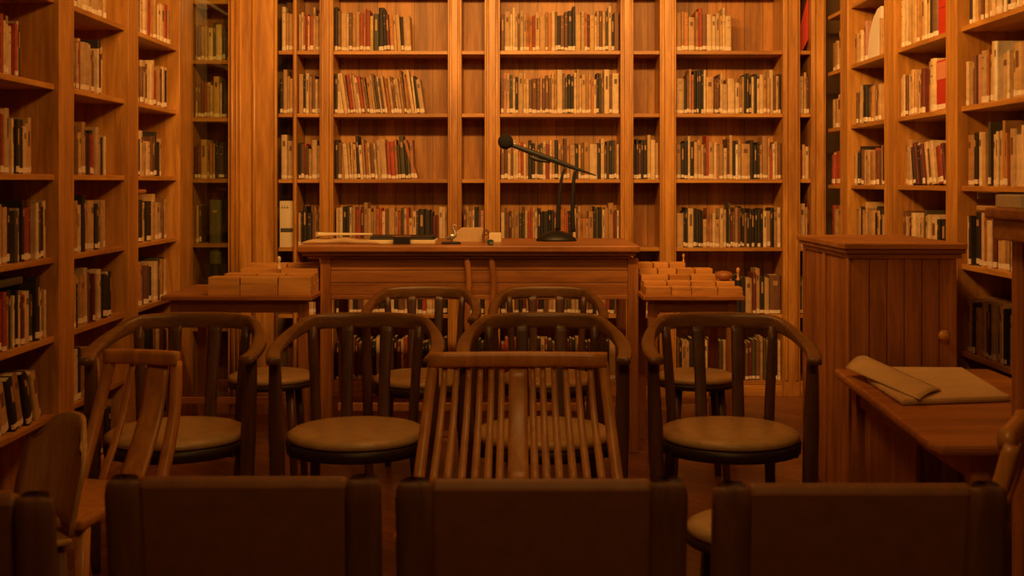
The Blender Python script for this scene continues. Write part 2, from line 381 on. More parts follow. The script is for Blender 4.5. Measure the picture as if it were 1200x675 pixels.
def place_row(bay, si, s, p0, p1, z, mode, hm=.235, hv=.022, lean=0.0, lean_from=0, endlean=0, from_right=False, dmean=.165, tight=1.0):
    toks = []; i = 0
    toks = s.split()
    if bay == 'L1': toks = [rnd.choice('ctkbcmtC') for _ in range(int(len(toks) * .55))] + toks
    if bay == 'R4': toks = toks + [rnd.choice('ctkbcmtC') for _ in range(14)]
    ws = []
    for tk in toks:
        k = tk[0]; wf = 1.0 * rnd.uniform(.75, 1.3)
        if k.isupper(): wf *= 1.75
        if '+' in tk: wf *= 1.6
        ws.append(wf)
    if mode == 'far': L0, L1 = fx(p0), fx(p1)
    elif mode == 'left': L0, L1 = ly(p0) if p0 is not None else LB[0][1] + .01, ly(p1)
    elif mode == 'right': L0, L1 = -ry(p0), -(ry(p1) if p1 < 1300 else 4.03)
    elif mode == 'glass': L0, L1 = (p0 - 600) / SG, (p1 - 600) / SG
    tot = L1 - L0; unit = tot / sum(ws); x = L0
    n = len(toks)
    for i, tk in enumerate(toks):
        w = ws[i] * unit
        k = tk[0].lower()
        h = hm + rnd.uniform(-hv, hv)
        if "'" in tk: h = hm + .035 + rnd.uniform(0, .01)
        if ',' in tk: h = hm - .05 + rnd.uniform(-.01, .01)
        d = dmean + rnd.uniform(-.012, .012)
        al = 0
        if lean and i >= lean_from: al = lean + rnd.uniform(-.015, .015)
        if endlean and i == n - 1: al = endlean
        ww = w * math.cos(al) - (.0008 if mode != 'x' else 0)
        if al: ww = max(.006, ww - .001)
        set_ = rnd.uniform(.008, .034)
        if mode == 'far': org = Vector((x, YW + set_, z)); rz = 0; nm = ly
        elif mode == 'left': org = Vector((XLW - set_, x, z)); rz = PI / 2
        elif mode == 'right': org = Vector((XRW + set_, -x, z)); rz = -PI / 2
        else: org = Vector((x, YG + .03 + set_, z)); rz = 0
        M = Matrix.Translation(org) @ Matrix.Rotation(rz, 4, 'Z') @ Matrix.Rotation(-al, 4, 'Y')
        if al < 0:
            M = Matrix.Translation(org) @ Matrix.Rotation(rz, 4, 'Z') @ Matrix.Translation((w, 0, 0)) @ Matrix.Rotation(-al, 4, 'Y') @ Matrix.Translation((-ww, 0, 0))
        # apparent size
        a_ = M @ Vector((0, 0, h / 2)); b_ = M @ Vector((ww, 0, h / 2))
        pa = 600 + F * a_.x / a_.y; pb = 600 + F * b_.x / b_.y
        py0 = HZ + F * (EYE - z) / a_.y; py1 = HZ + F * (EYE - z - h) / a_.y
        vis = max(0, min(1200, pb) - max(0, pa)) * max(0, min(675, py0) - max(0, py1))
        cxp = (pa + pb) / 2; cyp = (py0 + py1) / 2
        for (ox0, oy0, ox1, oy1) in OCC:
            if ox0 < cxp < ox1 and oy0 < cyp < oy1: vis *= .12
        band = None
        q = rnd.random()
        if q < .3: band = [(.74, .86)]
        elif q < .45: band = [(.55, .85)]
        elif q < .6: band = [(.86, .88), (.66, .68)]
        lab = rnd.random() < .8
        BOOKS.append(dict(vr=rnd.choice((0, 0, 1, 2, 3)), M=M, w=ww, h=h, d=d, k=k, band=band, vis=vis, bay=bay, si=si, i=i, n=n, fr=from_right,
                          big=tk[0].isupper() or '+' in tk, tall="'" in tk, short=',' in tk, al=al, lab=lab,
                          lw=rnd.uniform(.016, .028), lz=rnd.uniform(.003, .011)))
        x += w
OCC = [(350, 270, 750, 675), (188, 322, 376, 675), (740, 305, 873, 675), (945, 275, 1127, 675), (1160, 225, 1200, 675),
       (100, 400, 310, 675), (1000, 415, 1200, 675), (312, 370, 1000, 675)]
# far wall ------------------------------------------------------------
def far(bay, si, s, a, b_, **k): place_row(bay, si, s, a, b_, FAR_Z[si + 1], 'far', **k)
far('A', 0, "c' t t", 330, 343.5); far('A', 1, "k t' t c", 327, 343.5); far('A', 2, "C' C", 329, 343)
far('B', 0, "C c o r c R t' c t", 349, 374.5); far('B', 1, "T k c t b c t", 349, 374.5); far('B', 2, "k b r g t C' t", 349, 374.5, hm=.21)
far('B', 3, "t k K K b t b t", 349, 374.5); far('B', 4, "k t b c t m", 349, 374.5)
far('C', 0, "k' b C c b t t r o' r y G K' k m o t c k T", 392, 482, lean=.05, lean_from=13)
far('C', 1, "k c C C t r p c c r t b T c b g c b t o t b t c t b' t o c' c k C", 392, 498, lean=.13, lean_from=2)
far('C', 2, "k b t C t c t k' c t o t b c c C r R o g G' k g p o", 392, 490, lean=.06, lean_from=3, endlean=.30)
far('C', 3, "c w K k w t R m T' t t t o r c b T t r g c r C, c g K K k m, m, C c t", 393, 524, hm=.24)
far('C', 4, "k c t k b t c m k t c k b t c t k r c t b k", 393, 524)
far('D', 3, "b t t c k b p", 543, 567); far('D', 4, "k t b c t k", 543, 567)
far('E', 0, "b C c c' c b c c o o r C T t o c b k B b K k' C c o m C c t b c g c' k B", 587, 726)
far('E', 1, "b p t g c k C c c b B b p b B b c t C' b g k k c t' c T t t o c k g b C' b W+", 587, 726)
far('E', 2, "b b c b c c o r c t k k t g g c r c t k t b b t T k t b T C+ k c b g k g b t", 587, 726)
far('E', 3, "C b b m t T g g c r r t c k k K k k m c o o o r k k c b t o, o, t, T k g k c T T' m c", 587, 726)
far('E', 4, "k t c b k m t c r k b t c t k b g t c k t b k c t r k b", 587, 726)
far('F', 2, "k k m k k c' C t", 743, 772.5)
far('F', 4, "k t k b t c m k", 743, 772.5)
far('G', 0, "T t o C o r' b c+ C c t c' C", 793, 858)
far('G', 1, "C+ k b p' o k' k' k' k' c' C+ b b b c C, C+ C, t, t k k k c k c C t t C' b t k", 793, 916)
far('G', 2, "T k K c' k t T c b r' T c t T C, b t' k w t T+ k k k t T' t r, c t b", 793, 916)
far('G', 3, "T+ k k C+ k g k k T, o p C T, C t k g' m b t b k k b k k k k k k C t k k t C", 793, 916)
far('G', 4, "t b k t c k r t b k c t k t g k k k T m t' k c B+", 793, 916, hm=.24)
far('H', 1, "C t b", 938, 949.5, hm=.24); far('H', 2, "r t C", 938, 949.5, hm=.2); far('H', 3, "C+ t m", 938, 949.5, hm=.26); far('H', 4, "g t C", 938, 949.5)
for b_, x0, x1, n in (('B', 349, 374, 8), ('C', 393, 524, 30), ('D', 543, 567, 7), ('E', 587, 726, 32), ('F', 743, 772, 8), ('G', 793, 916, 28)):
    far(b_, 5, ' '.join(rnd.choice('kbtckmTtrkbgk') for _ in range(n)), x0, x1, hm=.25)
# left wall -----------------------------------------------------------
def left(bay, si, s, a, b_, **k):
    k.setdefault('hm', .205); place_row(bay, si - (0 if bay != 'L1' else 0), s, a, b_, LEFT_Z[si + 1], 'left', **k)
left('L1', 1, "c t k c t c k c b c r c k c t C r w k", None, 30, from_right=True)
left('L1', 2, "c t k T c r b c r t T' C' c k b g k C T c", None, 47, from_right=True, hm=.2)
left('L1', 3, "t C T C C T T k g k c k m R m c k G k c", None, 63, from_right=True, hm=.215)
left('L1', 4, "t k m c k r c r R T k c g k c m r C g K' c t b c", None, 62, from_right=True, hm=.205)
left('L1', 5, "c k t c k C k T k k c m", None, 58, from_right=True, lean=.30, lean_from=0, hm=.20)
left('L2', 0, "c c k c c C t C t c c", 84, 133)
left('L2', 1, "c C b c r c C+ t c b c k' C", 83.5, 127)
left('L2', 2, "C' t b C T T' c k r k r C t k c", 84, 127, hm=.195)
left('L2', 3, "C o t c C k k' p C k k b c c t", 84, 129)
left('L2', 4, "k g c k T t T C' b k m m+ c C k k w k", 84, 137, hm=.205)
left('L2', 5, "k t c k b t c k t", 84, 120)
left('L3', 0, "t c b C+ c r o t c C o r t", 158.5, 205)
left('L3', 1, "c C b b C b c r c' t m c k c t", 158.5, 203)
left('L3', 2, "c k g c' p t C b b k' K c", 158.5, 196, hm=.19)
left('L3', 3, "r c k k c c k t c' C t b c", 158.5, 200, hm=.20)
left('L3', 4, "c k p c b t k c b g t k c", 158.5, 203, hm=.2)
left('L3', 5, "k c t b k t c m k", 158.5, 203)
left('L2', 6, 'k t c k b t k m k t', 84, 140); left('L3', 6, 'k c t b k t c m k', 158.5, 203)
def gls(si, s, a, b_, **k):
    k.setdefault('hm', .2); place_row('LG', si, s, a, b_, GLASS_Z[si + 1], 'glass', **k)
gls(0, "t b t t C g C g g k", 226, 267); gls(1, "c b m r t t C' c K g", 226, 267); gls(2, "m m T t o t k K K", 226, 267, hm=.205)
gls(3, "t g", 226, 233, hm=.2)
# right wall ----------------------------------------------------------
def right(bay, si, s, a, b_, **k):
    k.setdefault('hm', .205); place_row(bay, si, s, a, b_, RIGHT_Z[si + 1], 'right', **k)
right('R1', 0, "T c t C' w c", 970.6, 987.5, hm=.19); right('R1', 1, "c t C c C", 970.6, 987.5, hm=.2); right('R1', 2, "c r R c g k", 970.6, 987.5, hm=.2)
right('R1', 3, "r t T g c k", 970.6, 987.5); right('R1', 4, "k t b c t", 970.6, 987.5)
right('R2', 0, "t t c p'", 998, 1010, hm=.19); right('R2', 0, "t w c' C c", 1027.5, 1039.5, hm=.21)
right('R2', 1, "b t c k K g b o c t b t C+ C", 1001, 1039.5, hm=.2)
right('R2', 2, "t b k k b C T T r c b C k c t k", 998, 1039.5, hm=.2)
right('R2', 3, "k t c k t c' t T+ k k c C k c t c", 998, 1039.5)
right('R2', 4, "k t c b k m t c b k t c", 998, 1039.5)
right('R3', 0, "c w c t b c c w t C c C c k B", 1053, 1094, hm=.235)
right('R3', 1, "c c b C c t c c b m t' w C'", 1053, 1092, hm=.21)
right('R3', 2, "T' c C k k m c t k m c b C T R m k c k", 1053, 1112, lean=.22, lean_from=3, hm=.19)
right('R3', 3, "b t m b c C t g c w t C k K p C", 1054, 1112.5, hm=.2)
right('R3', 4, "k t b c k m t c k b t c", 1053, 1112)
right('R4', 0, "b k C c t b c C c c t C c w k C t c C w c t C c b c w c", 1128, 1500, hm=.22)
right('R4', 1, "c T b p C t o t C c' w' C+ w C T+ C c t T c c b C t c k", 1128, 1500, hm=.21)
right('R4', 2, "T+ b k C t C o g' K c w c t' b o C C+ C C t c k c t C c", 1128, 1500, hm=.225)
right('R4', 3, "C k K k c o C m C+ T b k c b k c k t c k b c t k m c t k", 1128, 1500, hm=.215)
right('R4', 4, "T k k T t C b k c g k c k k c t b k c m t k c t b k", 1128, 1500, hm=.22)
right('R4', 5, "T k t b c k t k m t c k t b k c k t", 1128, 1500, hm=.2)

BOOKS.sort(key=lambda q: -q['vis'])
sel = BOOKS[:296]; rest = BOOKS[296:]
def label_geo(q, mb=None, mi=0):
    mb = mb or MB(); r = q['w'] * .18
    w = q['w']; z0 = q['lz']; z1 = z0 + q['lw']
    arc = [(-.0005, r * 1.4), (-.0005, r), (w * .08 - .0004, r * .35 - .0006), (w * .3, -.0008), (w * .7, -.0008), (w * .92 + .0004, r * .35 - .0006), (w + .0005, r), (w + .0005, r * 1.4)]
    v = [(x, y, z0) for x, y in arc] + [(x, y, z1) for x, y in arc]; n = len(arc)
    mb.add(v, [(i, i + 1, n + i + 1, n + i) for i in range(n - 1)], mi)
    return mb
for q in sel:
    mb = book_geo(q['w'], q['h'], q['d'], q['k'], rnd, q['band'])
    bk = 'k' if q['k'] in 'wctyopr' else 'c'
    bm = COVER['b'] if bk == 'k' else COVER['t']
    o = mb.build('book', [VARI[q['k'], q['vr']], pages_m, bm])
    o.matrix_world = q['M']
    if q['lab']: label_geo(q).build('spine_label', label_m, o)
    size = 'tall' if q['tall'] else 'short' if q['short'] else 'thick' if q['big'] else 'slim'
    if q['al'] > .1: size = 'leaning'
    num = q['n'] - q['i'] if q['fr'] else q['i'] + 1
    if q['bay'] == 'R2' and q['si'] == 0:
        side = 'after envelope' if q['n'] == 5 else 'before envelope'
        lab = f"{size} {BOOKN[q['k']]} book, {ORD[num]} {side}, uppermost visible shelf, second-farthest right bay"
    else:
        end = 'right' if q['fr'] else 'left'
        sh = SHN[q['si']]
        lab = f"{size} {BOOKN[q['k']]} book, {ORD[num]} from {end}, {sh}, {BAYN[q['bay']]}"
    tag(o, lab, 'book', f"books on the {SHN[q['si']]} of the {BAYN[q['bay']]}")
# the remaining books, seen smallest: one object
mb = MB(); keys = [(k, j) for k in BOOKC for j in range(4)]; mats = [VARI[k] for k in keys] + [pages_m, label_m]
for q in rest:
    g = book_geo(q['w'], q['h'], q['d'], q['k'], rnd, q['band'])
    if q['lab']: label_geo(q, g, 3)
    remap = {0: keys.index((q['k'], q['vr'])), 1: len(keys), 2: keys.index(('b' if q['k'] in 'wctyopr' else 't', 0)), 3: len(keys) + 1}
    o_ = len(mb.v); M = q['M']
    mb.v += [tuple(M @ Vector(v)) for v in g.v]
    for f_, mi_ in zip(g.f, g.mi): mb.f.append(tuple(i + o_ for i in f_)); mb.mi.append(remap[mi_]); mb.sm.append(False)
o = mb.build('shelved_books', mats)
tag(o, 'remaining rows of small worn library books filling the farther and lower shelves', 'books'); o['kind'] = 'stuff'
print('books', len(BOOKS), 'smallest selected', sel[-1]['vis'])

# odd shelf items -------------------------------------------------------
# red box files on the right wall, envelope, red folder in the corner, tall white file, olive ledger
def rbox(px, w, z, h, d=.2, inset=.02):    # box on a right wall shelf, left edge at px
    return (XRW + inset, ry(px), z), -PI / 2
loc, rz = rbox(1095, 0, 2.02, .3)
t = thing('box_file', 'red box file standing on the uppermost visible shelf of the right wall', 'box file', (XRW + .02, ry(1094.5), 2.02), -PI / 2)
ww = ry(1094.5) - ry(1112.5)
MB().box(0, ww, 0, .2, 0, .27).build('case', red_card, t, bevel=.003)
MB().box(.01, ww - .01, -.0012, .001, .125, .128).build('lid_seam', COVER['m'], t)
MB().sweep([(ww * .3, -.001, .2), (ww * .5, -.012, .235), (ww * .7, -.001, .2)], .006, .006, n=6).build('pull_loop', COVER['m'], t)
ww = ry(1092.3) - ry(1103.5)
t = thing('box_file', 'bright red box file with salmon top band on the second shelf down, right wall', 'box file', (XRW + .02, ry(1092.3), 1.67), -PI / 2)
MB().box(0, ww, 0, .2, 0, .235).build('case', red_card, t, bevel=.003)
MB().box(.0, ww, -.0015, .0005, .145, .225).build('top_band', pink_card, t)
MB().box(.006, ww - .006, -.0015, .0005, .006, .03).build('spine_label', label_m, t)
ww = ry(1104.2) - ry(1112.6)
t = thing('magazine_file', 'pale magazine file right of the salmon-banded red box file', 'box file', (XRW + .02, ry(1104.2), 1.67), -PI / 2)
MB().box(0, ww, 0, .2, 0, .25).build('case', paper_w, t, bevel=.003)
MB().box(.006, ww - .006, -.0015, .0005, .006, .035).build('spine_label', label_m, t)
# envelope leaning
mb = MB(); a = ry(1011.5); b_ = ry(1027)
W = a - b_
poly = [(0, 0), (W, 0), (W, .27), (W * .75, .262), (W * .45, .225), (W * .22, .165), (W * .1, .12)]
mb.extr(poly, .004, .02, 'y')
o = mb.build('envelope', plain('white_paper', (.86, .76, .64), .7, .04, 8), loc=(XRW + .02, a, 2.02), rot=-PI / 2)
tag(o, 'pale cut-corner envelope upright among books on the right wall, uppermost visible shelf', 'envelope')
# red folder, far corner top shelf
mb = MB(); X0 = fx(937.6); X1 = fx(949.6); w_ = X1 - X0
mb.extr([(0, 0.02), (w_ * .4, 0), (w_, .08), (w_, .36), (w_ * .1, .14)], 0, .02, 'y')
o = mb.build('folder', red_card, loc=(X0, YW + .05, 2.16))
tag(o, 'red folder slanting in the sliver bay of the right far corner', 'folder')
# white file with dark band in sliver bay A
t = thing('magazine_file', 'tall white file with dark marks beside the grooved corner casing', 'box file', (fx(327), YW + .02, .929), 0)
ww = fx(343.6) - fx(327)
MB().box(0, ww, 0, .2, 0, .29).build('case', paper_w, t, bevel=.002)
MB().box(.006, ww - .006, -.0015, .0005, .095, .12).build('dark_band', COVER['n'], t)
# pair of tiny printed marks near its top
mb = MB()
for i_, u in enumerate((.012, .03, .046)): mb.box(u, u + .012, -.0015, .0005, .245, .249); mb.box(u, u + .003, -.0015, .0005, .245, .262)
mb.build('printed_marks', COVER['n'], t)
# olive ledger inside glass cabinet
o = book_geo(.065, .37, .18, 'g', rnd, [(.8, .84)]).build('ledger', [olive_box, pages_m, COVER['t']], loc=((243 - 600) / SG, YG + .04, .985 - .12 + .0))
o.location.z = .865
tag(o, 'tall olive ledger standing upright inside the glass-fronted corner cabinet', 'book')
# lower support shelf for the ledger is part of the cabinet: handled by low stack
o = MB().box(0, .17, 0, .19, 0, .365).build('document_box', COVER['k'], bevel=.003, loc=((238 - 600) / SG, YG + .045, .5))
tag(o, 'dark document box under the olive ledger in the glass-fronted cabinet', 'box')
o.scale = (1, 1, 1)

# books lying flat on top of rows
def flat(px, mode, L_, z, k, w=.025, label=''):
    g = book_geo(w, L_, .15, k, rnd, None)
    o = g.build('book', [COVER[k], pages_m, COVER['t']])
    if mode == 'left':
        o.matrix_world = Matrix.Translation((XLW - .03, ly(px), z)) @ Matrix.Rotation(PI / 2, 4, 'Z') @ Matrix.Rotation(PI / 2, 4, 'Y') @ Matrix.Translation((-w, 0, 0))
    else:
        o.matrix_world = Matrix.Translation((XRW + .03, ry(px), z)) @ Matrix.Rotation(-PI / 2, 4, 'Z') @ Matrix.Rotation(PI / 2, 4, 'Y') @ Matrix.Translation((-w, 0, 0))
    return tag(o, label, 'book')
flat(8, 'left', .22, .715 + .232, 'g', .03, 'olive book lying flat on top of the row, fifth shelf, nearest left bay')
flat(158.5, 'left', .28, 1.035 + .246, 'o', .02, 'orange-brown book lying flat across a row, fourth shelf down, third-nearest left bay')
flat(1136, 'right', .22, .98 + .236, 't', .022, 'tan book lying flat on a row beside the lectern, fourth shelf down, right wall')

t = thing('bookend', 'pale metal bookend bracket on the right wall shelf left of the lectern', 'bookend', (XRW + .03, ry(1137), .98 + .285), -PI / 2)
MB().box(0, ry(1137) - ry(1162), 0, .08, 0, .004).build('plate', steel, t); MB().box(0, .004, 0, .08, -.028, 0).build('flange', steel, t)
t.location.z = 1.322 - TH - .0042
# ------------------------------------------------------------------ central desk
DY = 5.95; DZ = PZ(288, DY)
dx0, dx1 = PX(348, DY), PX(750, DY); DD = .80
t = thing('desk', 'large pine reading desk with a planked front in the middle of the room', 'desk', ((dx0 + dx1) / 2, DY, 0))
hw = (dx1 - dx0) / 2
MB().box(-hw, hw, 0, DD, DZ - .032, DZ).build('desktop', desk_w, t, bevel=.006)
mb = MB(); mb.box(-hw + .02, hw - .02, .02, DD - .02, DZ - .052, DZ - .033)
mb.box(-hw + .045, hw - .045, .04, DD - .04, DZ - .066, DZ - .052); mb.build('cornice_moulding', desk_w, t, bevel=.004)
lx = [PX(375, DY + .05) - (dx0 + dx1) / 2, PX(736, DY + .05) - (dx0 + dx1) / 2]
lw = .052
for y in (.05, DD - .11):
    for x in lx: MB().box(x, x + lw, y, y + .055, 0, DZ - .066).build('leg', desk_v, t, bevel=.004)
za, zb = PZ(347, DY), DZ - .066
mb = MB(); n = 3; hh = (zb - za) / n
for i in range(n): mb.box(lx[0] + lw, lx[1], .062, .085, za + i * hh + .0015, za + (i + 1) * hh - .0015)
mb.build('front_boards', desk_w, t, bevel=.002)
MB().box(lx[0] + lw, lx[1], DD - .1, DD - .08, za, zb).build('back_boards', desk_w, t)
for x in (lx[0] + .01, lx[1] + .01): MB().box(x, x + .02, .105, DD - .11, za, zb).build('side_boards', desk_w, t)
MB().box(lx[0] + lw, lx[1], .055, .095, za - .022, za).build('lower_rail', desk_w, t, bevel=.003)
for px in (548, 577):
    x = PX(px, DY + .05) - (dx0 + dx1) / 2
    MB().sweep([(x - .004, .05, zb), (x + .006, .045, zb - .12), (x - .004, .045, zb - .3), (x + .01, .05, zb - .5), (x, .07, .0)], .03, .028, up=(0, 1, 0), n=8).build('centre_leg', desk_v, t)
MB().box(lx[0] + lw, lx[1], .30, .33, .16, .20).build('foot_rail', desk_v, t, bevel=.003)

# desk items
zt = DZ
def at(px, Y): return PX(px, Y)
# open papers to the left
Yp = 6.12
mb = MB(); x0, x1 = at(352, Yp), at(452, Yp)
cols = 14
vs = []; fs = []
for j in range(2):
    for i in range(cols + 1):
        u = i / cols; x = x0 + (x1 - x0) * u
        z = .006 + .016 * math.sin(PI * min(1, u * 1.1)) ** .7 + .004 * math.sin(u * 17)
        yy = Yp + (0 if j == 0 else .24) + .02 * math.sin(u * 5)
        vs.append((x, yy, z))
for i in range(cols): fs.append((i, i + 1, cols + 2 + i, cols + 1 + i))
n_ = len(vs); vs += [(x, y, 0.0005) for x, y, z in vs]
for i in range(cols): fs.append((i, n_ + i, n_ + i + 1, i + 1)); fs.append((cols + 1 + i, cols + 2 + i, n_ + cols + 2 + i, n_ + cols + 1 + i)); fs.append((n_ + i + 1, n_ + i, n_ + cols + 1 + i, n_ + cols + 2 + i))
fs += [(0, cols + 1, n_ + cols + 1, n_), (cols, n_ + cols, n_ + 2 * cols + 1, 2 * cols + 1)]
mb.add(vs, fs, 0, True)
o = mb.build('paper_stack', paper_b, loc=(0, 0, zt)); tag(o, 'spread brown papers at the left end of the desk', 'papers')
t = thing('paper_roll', 'small rolled cream sheet lying on the brown papers on the desk', 'paper', (at(374, 6.22), 6.30, zt + .041))
MB().sweep([(-.03, 0, .0), (.06, .01, .0), (.26, .02, .0)], [.028, .02, .012], [.024, .016, .010], n=10).build('rolled_sheet', paper_w, t)
MB().box(-.028, -.018, -.0145, .0145, -.0125, .0125).build('paper_band', card_tan, t)
Yb = 6.15
o = MB().box(0, at(510, Yb) - at(430, Yb), 0, .22, 0, .018).build('notepad', paper_w, bevel=.002, loc=(at(430, Yb), Yb, zt))
tag(o, 'thick cream notepad under the black folder on the desk', 'notepad')
t = thing('folder', 'black ring folder lying on the cream notepad on the desk', 'folder', (at(433, Yb + .03), Yb + .03, zt + .0185))
wf_ = at(509, Yb) - at(433, Yb)
MB().box(0, wf_, 0, .2, 0, .006).build('back_cover', black_plastic, t, bevel=.002)
MB().box(.004, wf_ * .97, .004, .19, .006, .012).build('sheets', COVER['g'], t)
MB().box(.0, wf_, 0, .2, .012, .017).build('front_cover', black_plastic, t, bevel=.002)
t = thing('stamp_box', 'small dark box in front of the black folder on the desk', 'box', (at(461, 6.08), 6.08, zt))
wf_ = at(480, 6.08) - at(461, 6.08)
MB().box(0, wf_, 0, .06, 0, .035).build('case', black_plastic, t, bevel=.003)
MB().box(-.004, wf_ + .004, -.003, .063, .035, .043).build('lid', COVER['b'], t, bevel=.002)
# figurine
Yq = 6.12
t = thing('figurine', 'small pale bird figurine on a black base on the desk', 'figurine', (at(529, Yq), Yq, zt))
MB().prism([(-.05, -.03), (.05, -.03), (.035, .03), (-.035, .03)], 0, .012).build('base', black_plastic, t, bevel=.003)
MB().sweep([(-.025, 0, .028), (0, 0, .036), (.018, 0, .045), (.012, 0, .07), (.004, 0, .085), (.018, 0, .095)], [.012, .03, .022, .012, .013, .016], [.01, .024, .02, .012, .013, .014], up=(0, 1, 0), n=10).build('body', steel, t)
MB().sweep([(.018, 0, .095), (.034, 0, .088)], [.010, .002], [.009, .002], n=6, sub=1).build('beak', brass, t)
MB().sweep([(.0, .006, .012), (.0, .006, .03)], .005, .005, n=6, sub=1, up=(0, 1, 0)).sweep([(.0, -.006, .012), (.0, -.006, .03)], .005, .005, n=6, sub=1, up=(0, 1, 0)).build('leg', brass, t)
# card, holder, block
Yc = 6.3
mb = MB(); a, b2 = at(531, Yc), at(567, Yc); w_ = b2 - a
mb.extr([(0, .0), (w_, 0), (w_ * .98, .07), (w_ * .93, .076), (w_ * .3, .076), (w_ * .15, .06), (0, .03)], 0, .02, 'y')
o = mb.build('card_holder', card_tan, bevel=.003, loc=(a, Yc, zt)); tag(o, 'tan rounded cardboard tray standing behind the bird figurine', 'tray')
t = thing('tape_dispenser', 'small reddish brown clip between the tan tray and the cream block', 'clip', (at(568, 6.28), 6.27, zt))
MB().sweep([(0, 0, .0), (-.008, 0, .03), (0, 0, .062), (.02, 0, .055), (.022, 0, .02)], .012, .02, up=(0, 1, 0), n=8).build('clip_body', COVER['b'], t)
MB().ball((.006, 0, .045), .009, 10, 8).build('rivet', brass, t)
o = MB().box(0, at(587, 6.26) - at(572, 6.26), 0, .06, 0, .05).build('note_block', paper_w, bevel=.004, loc=(at(572.5, 6.26), 6.26, zt)); tag(o, 'cream note block on the desk right of the reddish clip', 'note block')
t = thing('pencil_sharpener', 'tiny green sharpener at the front edge of the desk', 'sharpener', (at(575, 5.99), 5.985, zt))
MB().extr([(-.018, .012), (-.008, .0), (.012, 0), (.016, .022), (.004, .03), (-.016, .028)], -.01, .01, 'y').build('case', green_pl, t, bevel=.002)
MB().box(-.004, .012, -.0115, -.0095, .006, .018).build('blade', steel, t)

# microphone
YM = 6.42; sM = F / YM
def mx_(px): return (px - 600) / sM
def mz_(py): return EYE - (py - HZ) / sM
bx = mx_(652)
t = thing('microphone', 'black desk microphone on two thin stalks with a long slanting boom', 'microphone', (bx, YM, zt))
def lm(px, py): return (mx_(px) - bx, 0, mz_(py) - zt)
MB().lathe([(.105, 0), (.108, .006), (.10, .018), (.07, .038), (.035, .052), (.004, .056)], 0, 0, 28, sy=.7).build('base', black_plastic, t)
MB().sweep([lm(654, 270), lm(655, 240), lm(658, 210), lm(662, 197)], [.03, .022, .016, .014], .018, up=(0, 1, 0), n=10).build('stalk', black_plastic, t)
MB().sweep([lm(672, 272), lm(671, 240), lm(673, 205), lm(676, 199)], [.024, .022, .018, .014], .018, up=(0, 1, 0), n=10).build('stalk', black_plastic, t)
p0 = lm(699, 206); p1 = lm(600, 170)
MB().sweep([p0, lm(672, 196.5), lm(648, 187.5), lm(620, 177.5), p1], [.004, .022, .030, .028, .022], [.004, .022, .030, .028, .022], n=12).build('boom', black_plastic, t)
MB().sweep([lm(620, 183), lm(629, 187), lm(645, 190)], [.016, .026, .012], [.016, .022, .012], n=8).build('shock_clip', black_plastic, t)
MB().ball(lm(592.5, 166), .041, 24, 16).build('foam_windscreen', black_foam, t)
MB().sweep([lm(601.5, 168.5), lm(604.5, 171)], .018, .018, n=10, sub=1).build('collar', steel, t)

# ------------------------------------------------------------------ side tables with tiered wooden trays
def side_table(x0, x1, y0, dep, z, label):
    t = thing('side_table', label, 'table', ((x0 + x1) / 2, y0, 0)); h = (x1 - x0) / 2
    MB().box(-h, h, 0, dep, z - .022, z).build('tabletop', desk_w, t, bevel=.004)
    MB().box(-h + .05, h - .05, .06, .08, z - .085, z - .022).build('apron', desk_w, t)
    MB().box(-h + .05, h - .05, dep - .08, dep - .06, z - .085, z - .022).build('apron', desk_w, t)
    for x in (-h + .03, h - .075):
        for y in (.05, dep - .095): MB().box(x, x + .045, y, y + .045, 0, z - .022).build('leg', desk_v, t, bevel=.003)
    for y in (.06, dep - .09): MB().box(-h + .075, h - .075, y, y + .02, .28, .31).build('stretcher', desk_w, t)
    return t
TY = 5.74; TZ = .80
side_table(PX(188, TY), -.945, TY, .66, TZ, 'low side table left of the desk carrying stepped wooden trays')
side_table(.62, PX(873, TY), TY, .66, TZ, 'low side table right of the desk carrying stepped wooden trays')
def tray(x0, x1, y0, y1, h, label, grp):
    t = thing('card_tray', label, 'tray', (x0, y0, TZ), 0, grp)
    w = x1 - x0; d = y1 - y0
    if w < .02: return
    MB().box(0, w, 0, d, 0, h * .55).build('tray_body', block_w, t, bevel=.0015)
    MB().box(.002, w - .002, .002, d - .002, h * .55, h).build('tray_lid', block_w, t, bevel=.0015)
ends = [871, 862, 842, 836, 804]; ys = [337, 330, 322.5, 315, 308]
TIER = ['front', 'second', 'third', 'fourth', 'rear']
for k in range(5):
    y0 = 5.775 + .105 * k; zt_ = PZ(ys[k], y0); h = zt_ - TZ
    xe = PX(ends[k], y0); x = .635; cuts = []
    n = [4, 4, 3, 4, 3][k]
    cuts = [x + (xe - x) * (j / n + (rnd.uniform(-.04, .04) if 0 < j < n else 0)) for j in range(n + 1)]
    for j in range(n):
        tray(cuts[j] + .0015, cuts[j + 1] - .0015, y0, y0 + .1, h, f'{ORD[j+1]} wooden card tray from the left, {TIER[k]} row, right side table', 'stepped wooden trays on the right side table')
st = [243, 262, 281, 290, 300]
for k in range(4):
    y0 = 5.775 + .105 * k; h = PZ([325, 321, 315, 309][k], y0) - TZ
    x = PX(st[k], y0); xe = -.955; n = [3, 3, 2, 2][k]
    cuts = [x + (xe - x) * (j / n + (rnd.uniform(-.04, .04) if 0 < j < n else 0)) for j in range(n + 1)]
    for j in range(n):
        tray(cuts[j] + .0015, cuts[j + 1] - .0015, y0, y0 + .1, h, f'{ORD[j+1]} wooden card tray from the left, {TIER[k]} row, left side table', 'stepped wooden trays on the left side table')
